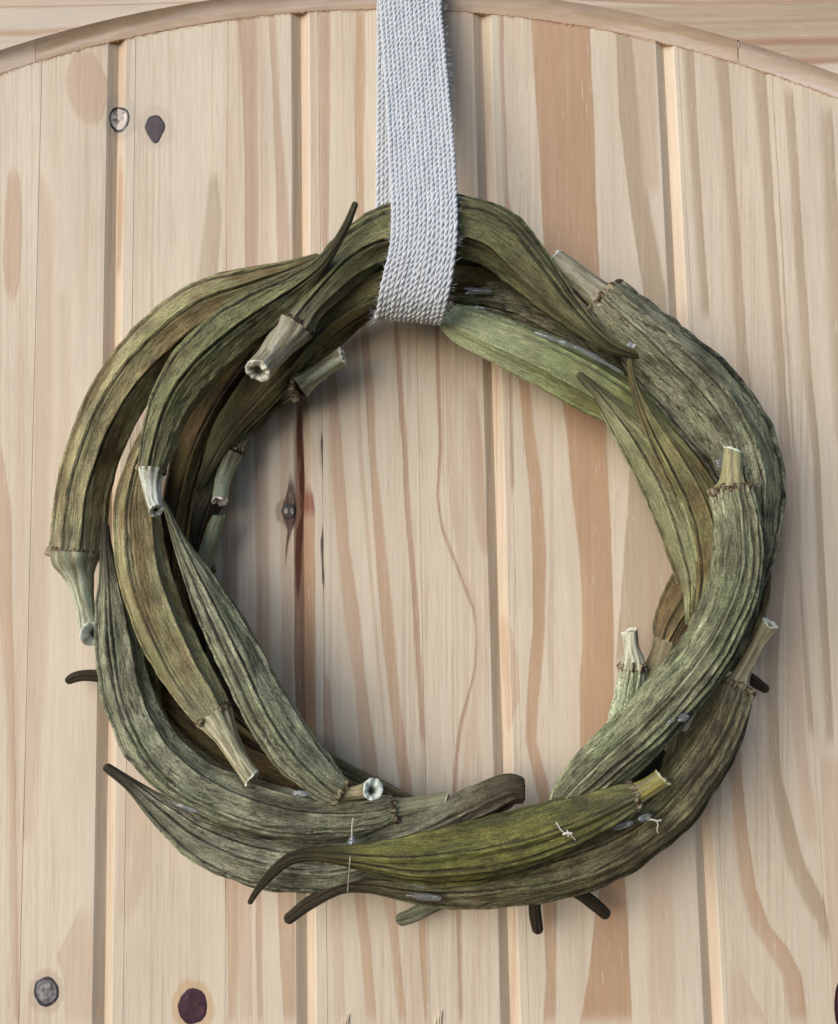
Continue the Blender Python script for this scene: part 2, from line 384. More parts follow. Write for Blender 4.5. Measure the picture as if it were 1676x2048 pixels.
def wx_of(px, py, d=0): return float(P(px, py, d)[0])
DEP = 12.5; HALF = 19.5 * PXM
GROOVES = [np.mean([wx_of(241, 100, -DEP), wx_of(207, 1900, -DEP)]),
           np.mean([wx_of(606, 200, -DEP), wx_of(611, 1950, -DEP)]),
           np.mean([wx_of(970, 50, -DEP), wx_of(1012, 1980, -DEP)]),
           np.mean([wx_of(1329, 100, -DEP), wx_of(1413, 1870, -DEP)])]
sp = (GROOVES[3] - GROOVES[0]) / 3
GROOVES.append(GROOVES[3] + sp * .985)
GROOVES.insert(0, GROOVES[0] - sp)
SEAMS = [wx_of(-130, 1000), np.mean([wx_of(85, 120), wx_of(40, 1900)]), np.mean([wx_of(271, 130), wx_of(249, 1800)]), np.mean([wx_of(455, 60), wx_of(450, 1900)]),
         np.mean([wx_of(638, 60), wx_of(654, 2000)]), wx_of(842, 1100), np.mean([wx_of(1001, 60), wx_of(1054, 2000)]),
         np.mean([wx_of(1354, 120), wx_of(1458, 1974)]), np.mean([wx_of(1623, 1450), wx_of(1660, 1960)]), wx_of(1860, 1000)]

def groove_depth(x):
    d = np.zeros_like(x)
    for g in GROOVES:
        d = np.maximum(d, DEP * np.clip(1 - np.abs(x - g) / HALF, 0, 1))
    return d

door = empty('pine_door', (0, 0.01, float(P(838, 2250)[2])))
tag(door, 'pale knotty pine door with vertical grooved boards under an arched top rail', 'door', kind='thing')
DI = door.matrix_world.inverted()
def rebase(v, root): return np.asarray(v).reshape(-1, 3) - np.array(root.location)
Z0 = float(P(838, 2240)[2]); Z1 = float(P(838, -60)[2])
for k in range(len(SEAMS) - 1):
    x0, x1 = SEAMS[k], SEAMS[k + 1]
    inner = 2.0 * PXM
    xs = set(np.round(np.arange(x0 + 1.2 * PXM, x1 - 1.2 * PXM, inner), 7))
    ch = 0.55 * PXM
    xs |= {x0, x0 + ch, x1 - ch, x1}
    for g in GROOVES:
        for o in (-HALF, -HALF + PXM * .8, -HALF - PXM * .8, -PXM * .5, 0, PXM * .5, HALF - PXM * .8, HALF, HALF + PXM * .8):
            if x0 + ch < g + o < x1 - ch: xs.add(g + o)
    xs = np.array(sorted(xs)); zs = np.arange(Z0, Z1, 7 * PXM)
    d = groove_depth(xs)
    d[0] += 1.3; d[-1] += 1.3
    X, Z = np.meshgrid(xs, zs)
    Y = np.broadcast_to(d * PXM, X.shape) + 0.12 * PXM * (k % 3)
    Vv = np.stack([X, Y, Z], -1)
    px, py = proj(Vv)
    c = wood_color(px, py, 11 * k + 1)
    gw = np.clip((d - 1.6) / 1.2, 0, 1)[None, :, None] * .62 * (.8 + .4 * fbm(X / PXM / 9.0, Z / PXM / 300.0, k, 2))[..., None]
    c = c + (c * np.array([.90, .80, .70]) - c) * gw     # shade and warm bounced light painted into the routed faces, over core-wood tone
    lft = Vv[:, :1].copy(); lft[..., 1] = 60 * PXM; rgt = Vv[:, -1:].copy(); rgt[..., 1] = 60 * PXM
    Vv = np.concatenate([lft, Vv, rgt], 1); c = np.concatenate([c[:, :1], c, c[:, -1:]], 1)
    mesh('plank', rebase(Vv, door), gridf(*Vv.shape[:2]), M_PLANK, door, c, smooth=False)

# arched rail with horizontal grain and its bevelled trim
RD = 17.0
def arc_up(x): return -26 + (x - 770) ** 2 / 4704.0
def arc_lo(x): return 18 + (x - 769) ** 2 / 4584.0
RB = []
def rband(c, s, su, sl, *p): RB.append((lin(c), s, su, sl, np.array(p, float)))
rband(TAN, .8, 2, 2, (-200, 14, 19), (100, 12, 15), (420, 3, 5), (700, -8, -5))
rband(TAN, .65, 5, 3, (-200, 64, 78), (60, 62, 70), (160, 54, 57), (230, 47, 48))
rband(PNK, .8, 5, 3, (-200, -20, 8), (500, -30, -4))
rband(PNK, .8, 3, 3, (-200, 86, 96), (60, 80, 86))
rband(BRN, .6, 4, 2, (900, -16, -6), (1100, -12, -2), (1258, 0, 6), (1400, 2, 12), (1676, -2, 8), (1900, -6, 4))
rband(BRN, .6, 6, 2, (1150, 26, 34), (1258, 36, 46), (1400, 44, 50), (1530, 40, 47), (1676, 36, 42), (1900, 30, 36))
rband(BRN, .7, 7, 2, (1350, 72, 82), (1480, 78, 92), (1600, 76, 92), (1676, 74, 90), (1900, 70, 86))
rband(BRN, .7, 7, 2, (1500, 112, 124), (1600, 116, 130), (1676, 114, 126), (1900, 108, 120))
rband(GRY, .9, 10, 10, (1000, 10, 30), (1300, 14, 40), (1676, 10, 34), (1900, 10, 30))
rband(GRY, .9, 8, 8, (1300, 52, 70), (1676, 48, 66), (1900, 45, 60))
rband(GRY, .8, 8, 8, (1450, 94, 112), (1676, 94, 110), (1900, 92, 108))
def rail_color(px, py, seed):
    c = np.broadcast_to(lin((212, 199, 182)), px.shape + (3,)).copy()
    t = fbm(px / 900.0, py / 22.0, seed, 3)
    c += (lin((200, 178, 157)) - c) * (sst(.45, .7, t) * .5)[..., None]
    wy = py + 2.0 * (fbm(px / 130.0, py / 40.0, seed + 4, 3) - .5)
    for bc, s, su, sl, p in RB:
        m_ = (px > p[0, 0]) & (px < p[-1, 0]); s = min(1.0, s * 1.15)
        if not m_.any(): continue
        yu = np.interp(px[m_], p[:, 0], p[:, 1]); yl = np.interp(px[m_], p[:, 0], p[:, 2])
        a = sst(yu - su, yu + .5 * su, wy[m_]) * (1 - sst(yl - .5 * sl, yl + sl, wy[m_])) * s
        a *= sst(p[0, 0], p[0, 0] + 60, px[m_]) * (1 - sst(p[-1, 0] - 60, p[-1, 0], px[m_]))
        c[m_] += (bc - c[m_]) * a[..., None]
    return c
xs = np.arange(-170, 1860, 8.0)
t = np.linspace(0, 1, 90) ** 1.0
X, T = np.meshgrid(xs, t, indexing='ij')
top = -170.0
Yp = arc_up(X) + (top - arc_up(X)) * T
Vv = P(X, Yp, RD); c = rail_color(X, Yp, 77)
edge = P(X[:, :1], Yp[:, :1], 0.5)
back = P(X[:, -1:], Yp[:, -1:], -30)
Vv = np.concatenate([edge, Vv, back], 1); c = np.concatenate([c[:, :1], c, c[:, -1:]], 1)
mesh('arched_rail', rebase(Vv, door), gridf(*Vv.shape[:2])[:, ::-1], M_RAIL, door, c, smooth=False)
# trim strips: concave bevel from the rail's edge down to the boards
def trim(xa, xb, lift, inset, seed, tancol):
    xs = np.arange(xa, xb + .1, 4.0); n = 14
    s = np.linspace(0, 1, n)
    X, Sg = np.meshgrid(xs, s, indexing='ij')
    yy = arc_up(X) + (arc_lo(X) - arc_up(X)) * Sg + inset * np.sin(Sg * 3.1)
    dd = (RD + lift) * (1 - Sg) ** 0.9 + 3.0 * (1 - Sg) + 1.2 - 5.0 * np.sin(math.pi * Sg) + 1.3 * (vn(X / 40, Sg * 3, seed) - .5)
    dd = np.maximum(dd, 0.8 + 0 * dd)
    yy[:, -1] += 1.2 * (vn(X[:, -1] / 5.0, X[:, -1] * 0, seed + 1) - .5)
    V = P(X, yy, dd)
    c0 = lin((208, 190, 173)); c = np.broadcast_to(c0, X.shape + (3,)).copy()
    g = fbm(X / 300.0 + Sg * .6, Sg * 4 + X / 500., seed, 3)
    c += (lin(tancol) - c) * (sst(.42, .58, g) * .75)[..., None]
    c += (lin((165, 125, 95)) - c) * (sst(.93, 1.0, Sg) * .55 * sst(.3, .6, vn(X / 9., X * 0, seed + 3)))[..., None]
    bk0 = V[:, :1] + np.array([0, 34 * PXM, 0]); bk1 = V[:, -1:].copy(); bk1[..., 1] = 20 * PXM
    V = np.concatenate([bk0, V, bk1], 1); c = np.concatenate([c[:, :1], c, c[:, -1:]], 1)
    nr = V.shape[0]
    capa = V[:1].copy(); capb = V[-1:].copy()
    ca = V[:1].mean(1, keepdims=True) * np.ones_like(capa) + np.array([0, 6 * PXM, 0]); cb = V[-1:].mean(1, keepdims=True) * np.ones_like(capb) + np.array([0, 6 * PXM, 0])
    V = np.concatenate([ca, V, cb], 0); c = np.concatenate([c[:1], c, c[-1:]], 0)
    mesh('bevel_trim', rebase(V, door), gridf(*V.shape[:2]), M_RAIL, door, c, smooth=False)
trim(-170, 70, -2.0, 0, 5, (206, 186, 172)); trim(71, 1478, 0, 0, 8, (190, 164, 136)); trim(1479, 1860, 4.0, -5, 14, (222, 210, 202))
# torn fibres hanging from the lower edge of the trim
rng = random.Random(4)
def tube(pts, rad, sides=5, cap=True):
    p = np.asarray(pts, float); n = len(p); rad = np.broadcast_to(rad, (n,))
    T = np.gradient(p, axis=0); T /= np.linalg.norm(T, axis=1)[:, None] + 1e-12
    ref = np.array([0.13, -0.95, 0.27]); A = np.cross(T, ref); A /= np.linalg.norm(A, axis=1)[:, None] + 1e-9; Bv = np.cross(A, T)
    th = np.arange(sides) / sides * 2 * math.pi
    V = p[:, None] + rad[:, None, None] * (np.cos(th)[None, :, None] * A[:, None] + np.sin(th)[None, :, None] * Bv[:, None])
    return V, gridf(n, sides, True)
def join(parts):
    vs, fs, o = [], [], 0
    for v, f in parts:
        v = np.asarray(v).reshape(-1, 3); vs.append(v); fs.append(np.asarray(f) + o); o += len(v)
    return np.vstack(vs), np.vstack(fs)
fl = []
for i in range(420):
    x = rng.uniform(-20, 1700); y = arc_lo(x) - 1; L = rng.uniform(2, 6.5); dx = rng.uniform(-2.5, 2.5)
    q = P(np.array([x, x + dx * .5, x + dx]), np.array([y, y + L * .5, y + L]), np.array([2.0, 2.2 + rng.random(), 1.0]))
    fl.append(tube(q, np.array([.6, .5, .2]) * PXM, 4))
v, f = join(fl)
o = mesh('torn_fibre', rebase(v, door), f, M_RAIL, door, np.broadcast_to(lin((226, 190, 150)), (len(v), 3))); o['kind'] = 'stuff'

for sx, sy in ((691, 2029), (877, 2021)):
    parts_ = []
    for j, (dx, hh, w_) in enumerate(((0, 26, 2.6), (4.5, 30, 1.5), (-6, 18, 1.6))):
        q = P(np.array([sx + dx + 2.5, sx + dx + .5, sx + dx, sx + dx - 1]), np.array([sy + 40 - hh, sy + 52 - hh, sy + 44, sy + 66]) - 12, np.array([3.2, 2.6, 1.2, .2]))
        parts_.append(tube(q, np.array([.5, w_, w_, .6]) * PXM, 7))
    v, f = join(parts_)
    mesh('splinter', rebase(v, door), f, M_PLANK, door, np.broadcast_to(lin((214, 202, 176)), (len(v), 3)))
# knots let into the boards
def knot(cx, cy, rx, ry, rim, core, halo, seed, shape='round', eye=None, hal_r=1.0):
    nr, ns = 26, 72
    rr = np.linspace(0.0, 1.0, nr); th = np.arange(ns) / ns * 2 * math.pi
    Rr, Th = np.meshgrid(rr, th, indexing='ij')
    k = 1 + .16 * (fbm((Th % 6.2831) * 1.6, Th * 0, seed, 3) - .5) * sst(0, .6, Th) * sst(6.28, 5.7, Th)
    if shape == 'drop': k = k * (1 + .42 * np.clip(-np.sin(Th), 0, 1) ** 9)
    if shape == 'heart': k = k * (1 + .22 * np.clip(-np.sin(Th), 0, 1) ** 4 - .14 * np.clip(np.sin(Th), 0, 1) ** 8)
    X = cx + rx * Rr * k * np.cos(Th); Yp = cy - ry * Rr * k * np.sin(Th)
    g = groove_depth(P(X, Yp, 0)[..., 0])
    for _ in range(6): g = groove_depth(P(X, Yp, -g)[..., 0])
    V = P(X, Yp, -g + 0.5 - .5 * sst(.93, 1, Rr))
    a = lin(core); b = lin(rim)
    nz = fbm(X / 6.0, Yp / 6.0, seed, 3); ring = vn(Rr * 7 + nz * 1.5, Th * .8, seed + 2)
    c = a + (lin(halo) - a) * (sst(.45, .8, ring) * .7)[..., None]
    rimn = fbm(Th * 3.0, Rr * 2, seed + 6, 3)
    c = c + (b - c) * (sst(.70 + .2 * (rimn - .5), .84, Rr + .14 * (nz - .5)) * np.clip(.45 + 1.2 * rimn, 0, 1) * (1 - .4 * sst(.96, 1, Rr)))[..., None]
    if eye is not None:
        e = sst(.55, .42, Rr) * 0
        ex = (np.abs(X - cx) / rx - .42) ** 2 / .07 + ((Yp - cy) / ry) ** 2 / .16
        c = c + (lin(eye) - c) * sst(1.1, .8, ex)[..., None]
    crk = sst(.60, .72, vn(Th * 1.9 + nz * 1.2, Rr * 1.3 + 7, seed + 12)) * sst(.95, .6, Rr) * sst(.06, .2, Rr)
    c = c + (b * .55 - c) * (crk * .6)[..., None]
    c = c * (0.7 + .6 * fbm(X / 9.0, Yp / 14.0, seed + 14, 3))[..., None]
    mesh('knot', rebase(V, door), gridf(nr, ns, True)[:, ::-1], M_KNOT, door, c)
knot(238.5, 236, 21, 25, (40, 36, 36), (204, 194, 184), (176, 166, 158), 3, 'heart')
knot(310, 254, 20, 24, (44, 26, 34), (58, 34, 42), (78, 48, 52), 9, 'drop')
knot(93, 1983, 25, 30, (48, 46, 52), (120, 118, 122), (176, 176, 176), 21)
knot(385, 2012, 29, 36, (66, 44, 60), (70, 46, 56), (92, 64, 70), 33)
knot(578, 1022, 15, 16, (24, 18, 20), (28, 20, 22), (44, 34, 36), 41, 'round', (160, 144, 124))
knot(1690, 2012, 22, 60, (44, 20, 26), (84, 54, 62), (104, 66, 72), 55)

# ------------------------------------------------------------------ the okra wreath
wreath = empty('okra_wreath', tuple(P(838, 1100, 30)))
tag(wreath, 'round wreath of dried green-brown okra pods glued together, hanging on the pine door', 'wreath')

PAL = {  # sRGB of the skin: main, second, ridge line
 'olive':  ((130, 126, 86), (110, 97, 64), (28, 25, 16)),
 'tan':    ((156, 149, 110), (128, 112, 76), (36, 30, 20)),
 'green':  ((122, 122, 86), (96, 92, 64), (24, 24, 15)),
 'lime':   ((136, 142, 92), (110, 113, 66), (30, 31, 17)),
 'straw':  ((146, 147, 112), (118, 113, 80), (36, 33, 20)),
 'moss':   ((108, 105, 56), (80, 82, 48), (28, 26, 13)),
 'grey':   ((142, 143, 119), (106, 106, 86), (25, 25, 18)),
 'ash':    ((148, 148, 126), (114, 112, 92), (29, 28, 20)),
 'sage':   ((136, 139, 110), (100, 101, 78), (22, 23, 14)),
 'drab':   ((118, 112, 84), (90, 81, 58), (25, 22, 14)),
 'brown':  ((112, 92, 56), (82, 66, 42), (28, 21, 13)),
 'dark':   ((76, 69, 52), (55, 48, 36), (24, 20, 15)),
 'fuzzy':  ((108, 105, 84), (70, 67, 52), (30, 27, 19)),
 'pale':   ((174, 184, 154), (150, 156, 124), (46, 48, 34)),
}
SK = 0.97
def sweep(pts, step, fine=0):
    q = catmull(pts, step)
    if fine:                                             # more rings where the tip rounds off
        t_ = np.linspace(0, 3, fine + 1); tail = q[-4:]
        q = np.vstack([q[:-4], np.stack([np.interp(t_, np.arange(4), tail[:, j]) for j in range(4)], 1)])
        q = np.vstack([q[:-1], q[-2] + (q[-1] - q[-2]) * np.array([[.4], [.7], [.9], [1.0]])])
    c = P(q[:, 0], q[:, 1], q[:, 2]); u = unit(c); r = q[:, 3] * u
    T = np.gradient(c, axis=0); T /= np.linalg.norm(T, axis=1)[:, None]
    view = c - CAM; view /= np.linalg.norm(view, axis=1)[:, None]
    side = np.cross(T, -view); side /= np.linalg.norm(side, axis=1)[:, None]
    front = np.cross(side, T)
    s = np.concatenate([[0], np.cumsum(np.linalg.norm(np.diff(c, axis=0), axis=1))])
    return q, c, r, T, side, front, s

def pod(label, pts, pal, seed, n=7, phase=0.0, twist=0.6, stem=None, tipdark=1.0, basepale=0.5, lines=1.0, flat=0.88, cal=True, stemcol=(186, 184, 158), amp=1.0, wr=1.0, cut=(212, 212, 196), basedark=0.0, tex=.7, bpcol=(164, 162, 134), bplen=55.0, slim=1.0):
    pts = [(a, b, d_, hw * slim) for a, b, d_, hw in pts]
    q, c, r, T, side, front, s = sweep(pts, 5.0, 10)
    L = s[-1]; N = len(q); px = PXM
    # round the tip, close the base
    rt_ = max(r[-1], 4 * px); e = np.clip((s - (L - rt_)) / rt_, 0, 1); r = r * np.sqrt(np.clip(1 - e ** 2, 0.0, 1))
    ns = 112
    th = (np.arange(ns) / ns) * 2 * math.pi - math.pi        # 0 = towards the viewer, seam behind
    rg = random.Random(seed)
    ridges = np.array([phase + 2 * math.pi * k / n + rg.uniform(-.24, .24) for k in range(n)])
    tw = twist * (s / L - .3)
    wob = .10 * (fbm(s / (90 * px), s * 0 + seed, seed, 2) - .5)
    A = th[None, :] - tw[:, None] - wob[:, None]
    sgd = (A[:, :, None] - ridges[None, None, :] + math.pi) % (2 * math.pi) - math.pi
    kmin = np.abs(sgd).argmin(2); sg = np.take_along_axis(sgd, kmin[..., None], 2)[..., 0]; dm = np.abs(sg)
    rp = (r / px)[:, None]
    sa = sg * np.maximum(rp, 6)                              # signed distance to the ridge in photograph pixels
    body = sst(8, 30, rp)
    st1 = np.array([rg.uniform(.55, 1.0) for k in range(n)])[kmin]; st2 = np.array([rg.choice((0, .15, .45, .8)) for k in range(n)])[kmin]
    sp2 = np.array([rg.choice((-1, 1)) * rg.uniform(7, 12) for k in range(n)])[kmin]
    lm = 0.75 + .5 * vn((s / px)[:, None] / 55.0 + 0 * sa, kmin * 7.3 + 1.0, seed + 31)
    crest = np.exp(-np.abs(sa) / (0.28 * np.maximum(rp, 10)))  # angular edge between two flat faces
    g1 = np.exp(-((sa - 3.6) / 2.0) ** 2) * st1 * lm; g2_ = np.exp(-((sa - sp2) / 1.8) ** 2) * st2 * lm
    h = amp * ((crest * 10.0 - 5.2) * body * (rp / 50.0) + 1.6 * np.exp(-(sa / 2.4) ** 2) * (.3 + .7 * body) - (5.2 * g1 + 3.0 * g2_) * (0.3 + .7 * body))
    U = th[None, :] * np.maximum(r.mean(), 10 * px) / px; Sv = (s / px)[:, None]
    w1 = fbm(U / 7.0, Sv / 75.0, seed, 3) - .5
    w2 = fbm(U / 26.0, Sv / 60.0, seed + 3, 3) - .5
    w3 = fbm(U / 3.2, Sv / 22.0, seed + 7, 2) - .5
    ends = np.exp(-Sv / 40.0)
    h = h + wr * (4.6 * w1 * (.35 + .65 * body) + 8.5 * w2 * (.2 + .8 * body) + 1.8 * w3 * (0.4 + body) + ends * 7.0 * (fbm(U / 6.0, Sv / 26.0, seed + 11, 3) - .5))
    rad = r[:, None] + h * px * np.clip(rp / 30.0, 0.42, 1.1)
    rad = np.maximum(rad, r[:, None] * .5)
    rad[r < 1e-7] = 0
    V = c[:, None] + rad[..., None] * (np.sin(th)[None, :, None] * side[:, None] + flat * np.cos(th)[None, :, None] * front[:, None])
    # colour
    c0, c1, c2 = (lin(k) * SK for k in PAL[pal])
    g = fbm(U / 16.0, Sv / 110.0, seed + 20, 3); g2 = fbm(U / 30.0, Sv / 40.0, seed + 23, 4)
    colr = c0 + (c1 - c0) * sst(.42, .66, g)[..., None]
    colr = colr * (0.42 + 1.16 * g2)[..., None]
    gr = c0 * np.array([.90, 1.04, .90]); colr = colr + (gr - colr) * (sst(.5, .7, fbm(U / 22.0, Sv / 60.0, seed + 29, 3)) * .5)[..., None]
    ln = (np.exp(-((sa - 3.2) / 1.35) ** 2) * st1 * 1.75 + np.exp(-((sa - sp2) / 1.3) ** 2) * st2 * .9) * lm * lines * (0.5 + .5 * body)
    hl = np.exp(-((sa + 0.6) / 1.7) ** 2) * st1 * lm * (0.4 + .6 * body)          # thin ridge highlight painted into the skin colour
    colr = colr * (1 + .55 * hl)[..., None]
    colr = colr + (c2 - colr) * np.clip(ln, 0, .97)[..., None]
    td = sst(24, 9, rp) * tipdark * sst(.35, .7, s / L)[:, None]
    colr = colr + (lin((54, 44, 33)) * (0.7 + .6 * g)[..., None] - colr) * (td * .85)[..., None]
    colr = colr * (1 + td * (1.3 * (fbm(U / 2.6, Sv / 60.0, seed + 33, 2) - .5)))[..., None]
    colr = colr + (c2 * .5 - colr) * np.clip(ln * td, 0, .9)[..., None]
    bp = np.exp(-Sv / bplen) * basepale
    colr = colr + (lin(bpcol) * SK - colr) * (np.clip(bp, 0, 1) * np.ones_like(g))[..., None]
    bd = np.clip(np.exp(-Sv / 90.0) * basedark * 1.7, 0, .88) * np.ones_like(g)
    colr = colr + (lin((74, 62, 46)) * (0.5 + 1.0 * g2)[..., None] - colr) * bd[..., None]
    puv = np.stack([U * px + 0 * Sv, Sv * px + 0 * U, np.full(g.shape, seed * .37)], -1)
    # base cap
    cap = c[0][None] - T[0][None] * r[0] * .18 + np.zeros((ns, 3)); mid = c[0][None] + .8 * (V[0] - c[0][None]) - T[0] * r[0] * .12
    V = np.concatenate([cap[None], mid[None], V], 0)
    colr = np.concatenate([np.broadcast_to(lin((70, 58, 40)), (2, ns, 3)), colr], 0); puv = np.concatenate([puv[:1], puv[:1], puv], 0)
    org = np.array(wreath.location)
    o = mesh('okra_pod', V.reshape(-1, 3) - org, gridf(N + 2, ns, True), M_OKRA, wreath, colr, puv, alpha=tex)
    o['label'] = label
    if cal: calyx(o, c[0], T[0], side[0], front[0], V[2], r[0], seed, org)
    if stem is not None: make_stem(o, q[0], stem, r[0], seed, org, stemcol, cut)
    return o

def calyx(parent, c, T, side, front, ring, r, seed, org):
    """crinkled scar where the leaf cup broke away"""
    ns = len(ring); nt_ = 9; px = PXM
    ph = np.arange(nt_) / nt_ * 2 * math.pi
    d = ring - c; rl = np.linalg.norm(d, axis=1, keepdims=True); dn = d / rl
    k = np.arange(ns)
    rows = [(1.00, 9.0, 0.3), (1.015, 6.0, 1.0), (1.035, 3.0, 1.9), (1.05, 0.5, 2.6), (1.03, -1.5, 3.0), (.99, -3.2, 3.0), (.93, -4.6, 2.4), (.82, -4.0, 1.5), (.66, -2.0, .5)]
    vs, cs = [], []
    for i, (kr, ax, am) in enumerate(rows):
        a = fbm(k / 2.3, k * 0. + i * .28, seed + 40, 3) - .5; b = fbm(k / 3.1, k * 0. + i * .22, seed + 44, 3) - .5
        e = fbm(k / 9.0, k * 0., seed + 47, 2) - .5
        vs.append(c + d * kr + dn * (am * 4.6 * a * px)[:, None] - T * ((-ax * 1.3 + am * 4.2 * b + 5.0 * e * (1 if i < 7 else 0)) * px)[:, None])
        g = fbm(k / 1.5, k * 0. + i * .35, seed + 50, 3)
        lo_, hi_ = lin((66, 54, 40)), lin((164, 152, 124))
        cs.append(lo_ + (hi_ - lo_) * (sst(.36, .70, g + .35 * a) * (.75 if i < 3 else 1.0))[:, None])
    mesh('calyx', np.array(vs).reshape(-1, 3) - org, gridf(len(rows), ns, True)[:, ::-1], M_CAL, parent, np.array(cs))

def make_stem(parent, q0, st, rb, seed, org, scol, cutc):
    """st: list of (x, y, depth, half-width) from the pod outwards"""
    px = PXM
    q, c, r, T, side, front, s = sweep([tuple(a) for a in st], 2.5)
    N = len(q); ns = 48; th = np.arange(ns) / ns * 2 * math.pi - math.pi; L = s[-1]
    rg = random.Random(seed + 5); n = rg.choice((9, 10, 11)); f0 = rg.uniform(0, 6)
    Sv = (s / px)[:, None]; U = th[None, :] * r.mean() / px
    rp = (r / px)[:, None]
    fl = np.cos(n * th + f0)[None, :] * (0.012 + .055 * np.exp(-Sv / 28.0)) * rp
    fl = fl + 2.2 * (fbm(U / 3.5, Sv / 50.0, seed + 60, 3) - .5) + 1.6 * (fbm(U / 12., Sv / 16.0, seed + 61, 2) - .5)
    rad = r[:, None] + fl * px
    V = c[:, None] + rad[..., None] * (np.sin(th)[None, :, None] * side[:, None] + np.cos(th)[None, :, None] * front[:, None])
    skew = rg.uniform(-.5, .5); w = np.clip((s - (L - 14 * px)) / (14 * px), 0, 1)[:, None]
    V = V + (T[-1] * 1.0)[None, None] * (w * (skew * np.sin(th)[None, :] * r[-1] + 1.5 * px * (vn(th * 3, th * 0, seed + 66) - .5)[None, :]))[..., None]
    g = fbm(U / 5.0, Sv / 70.0, seed + 62, 3)
    a = lin(scol) * 1.18; b = lin((136, 130, 102)); colr = a + (b - a) * sst(.45, .7, g)[..., None]
    colr = colr + (lin((104, 96, 68)) - colr) * (.55 * sst(.15, -.75, np.cos(n * th + f0))[None, :] * np.exp(-Sv / 40.0))[..., None]
    puv = np.stack([U * px + 0 * Sv, Sv * px + 0 * U, np.full(g.shape, seed * .71)], -1)
    mesh('stem', V.reshape(-1, 3) - org, gridf(N, ns, True), M_STEM, parent, colr, puv)
    # the cut end: pale rim, hollow pith
    ctr = V[-1].mean(0); dv = V[-1] - ctr; Te = T[-1]
    prof = [(1.0, -2.0), (1.04, 0.0), (1.02, 1.2), (.90, 1.6), (.76, 1.0), (.62, .2), (.5, -1.2), (.38, -3.6), (.26, -5.0), (.1, -5.5), (0.0, -5.5)]
    rings, cc = [], []
    hollow = lin((58, 60, 46)); pc = lin(cutc)
    kk_ = rg.uniform(.7, 1.15); off = dv[rg.randrange(ns)] * rg.uniform(.15, .38); rag = vn(th * 3.1, th * 0, seed + 78) - .5
    for kk, (a_, z) in enumerate(prof):
        nz = fbm(th * 2.3, th * 0 + kk * .35, seed + 70, 2) - .5
        m_ = off * (1 - a_)
        zz = z * px * min(1.0, r[-1] / (16 * px)) + (rag * 6.5 * px * (1 if 1 <= kk <= 5 else .3))
        rings.append(ctr + m_ + dv * (a_ * kk_ if kk > 5 else a_) * (1 + ((.12 if kk < 4 else .5) * nz)[:, None]) + Te * zz[:, None])
        t_ = np.clip((kk - 5) / 2.5, 0, 1)
        cc.append((pc + (hollow - pc) * t_) * (0.74 + .8 * fbm(th * 3, th * 0 + kk * .7, seed + 75, 2))[:, None])
    mesh('cut_end', np.array(rings).reshape(-1, 3) - org, gridf(len(prof), ns, True), M_CUT, parent, np.array(cc))

PODS = []
# --- back layer
pod('dark pod behind the lower left of the wreath, its black tip poking out to the left',
    [(760, 1612, 55, 24), (700, 1588, 58, 36), (600, 1555, 60, 44), (500, 1520, 60, 46), (410, 1465, 60, 44), (330, 1400, 58, 38), (262, 1365, 52, 20), (205, 1353, 48, 13), (168, 1351, 46, 11), (146, 1356, 44, 10), (132, 1365, 44, 7)],
    'brown', 101, cal=False, basepale=0, phase=.3)
pod('thin pod along the inner bottom left, behind the stem of the inner pod',
    [(880, 1640, 60, 10), (830, 1612, 60, 16), (740, 1575, 62, 22), (650, 1530, 64, 24), (560, 1490, 64, 26), (470, 1420, 60, 26), (420, 1340, 56, 22)],
    'drab', 102, cal=False, basepale=0)
pod('hidden pod with a grey blunt tip poking out below the bottom of the wreath',
    [(1180, 1690, 60, 40), (1060, 1720, 60, 44), (960, 1755, 58, 34), (900, 1790, 56, 20), (860, 1812, 54, 15), (825, 1830, 52, 14), (792, 1842, 50, 12)], 'grey', 103, cal=False, tipdark=.25)
pod('hidden pod with a dark tip pointing straight down below the wreath',
    [(1100, 1690, 60, 36), (1085, 1720, 62, 36), (1072, 1756, 62, 26), (1069, 1800, 58, 13), (1071, 1832, 56, 12.5), (1077, 1868, 52, 11)], 'dark', 104, cal=False, basepale=0)
pod('hidden pod with a dark tip slanting down to the right below the wreath',
    [(950, 1690, 50, 40), (1040, 1715, 52, 40), (1110, 1752, 54, 26), (1155, 1783, 54, 14), (1188, 1808, 52, 13), (1218, 1834, 50, 11)], 'dark', 105, cal=False, basepale=0)
pod('shaded pod behind the left arc, its grey-green stem pointing up right into the ring',
    [(598, 772, 84, 27), (574, 780, 66, 27), (520, 812, 46, 28), (455, 885, 44, 32), (400, 1020, 52, 34), (385, 1110, 50, 20)], 'dark', 106,
    stem=[(600, 771, 84, 26), (613, 762, 86, 20), (638, 745, 92, 17), (664, 727, 98, 16), (685, 713, 104, 18)], stemcol=(186, 194, 172))
pod('shaded pod behind the left arc with a stem hanging down inside the ring',
    [(466, 904, 66, 23), (474, 884, 52, 23), (496, 838, 40, 26), (580, 730, 44, 32), (690, 640, 50, 30), (760, 600, 48, 18)], 'drab', 107,
    stem=[(465, 906, 66, 22), (456, 928, 68, 18), (446, 962, 74, 16), (440, 1002, 90, 16)], stemcol=(150, 158, 132), cut=(226, 216, 210))
pod('dark pod behind the left arc with a dull green stem rising inside the ring',
    [(408, 1132, 70, 22), (400, 1170, 62, 26), (400, 1250, 48, 34), (430, 1350, 50, 38), (500, 1450, 50, 34)], 'dark', 108,
    stem=[(408, 1130, 70, 19), (415, 1100, 72, 16), (427, 1064, 74, 16), (438, 1032, 78, 13)], stemcol=(116, 128, 104), cut=(110, 124, 104))
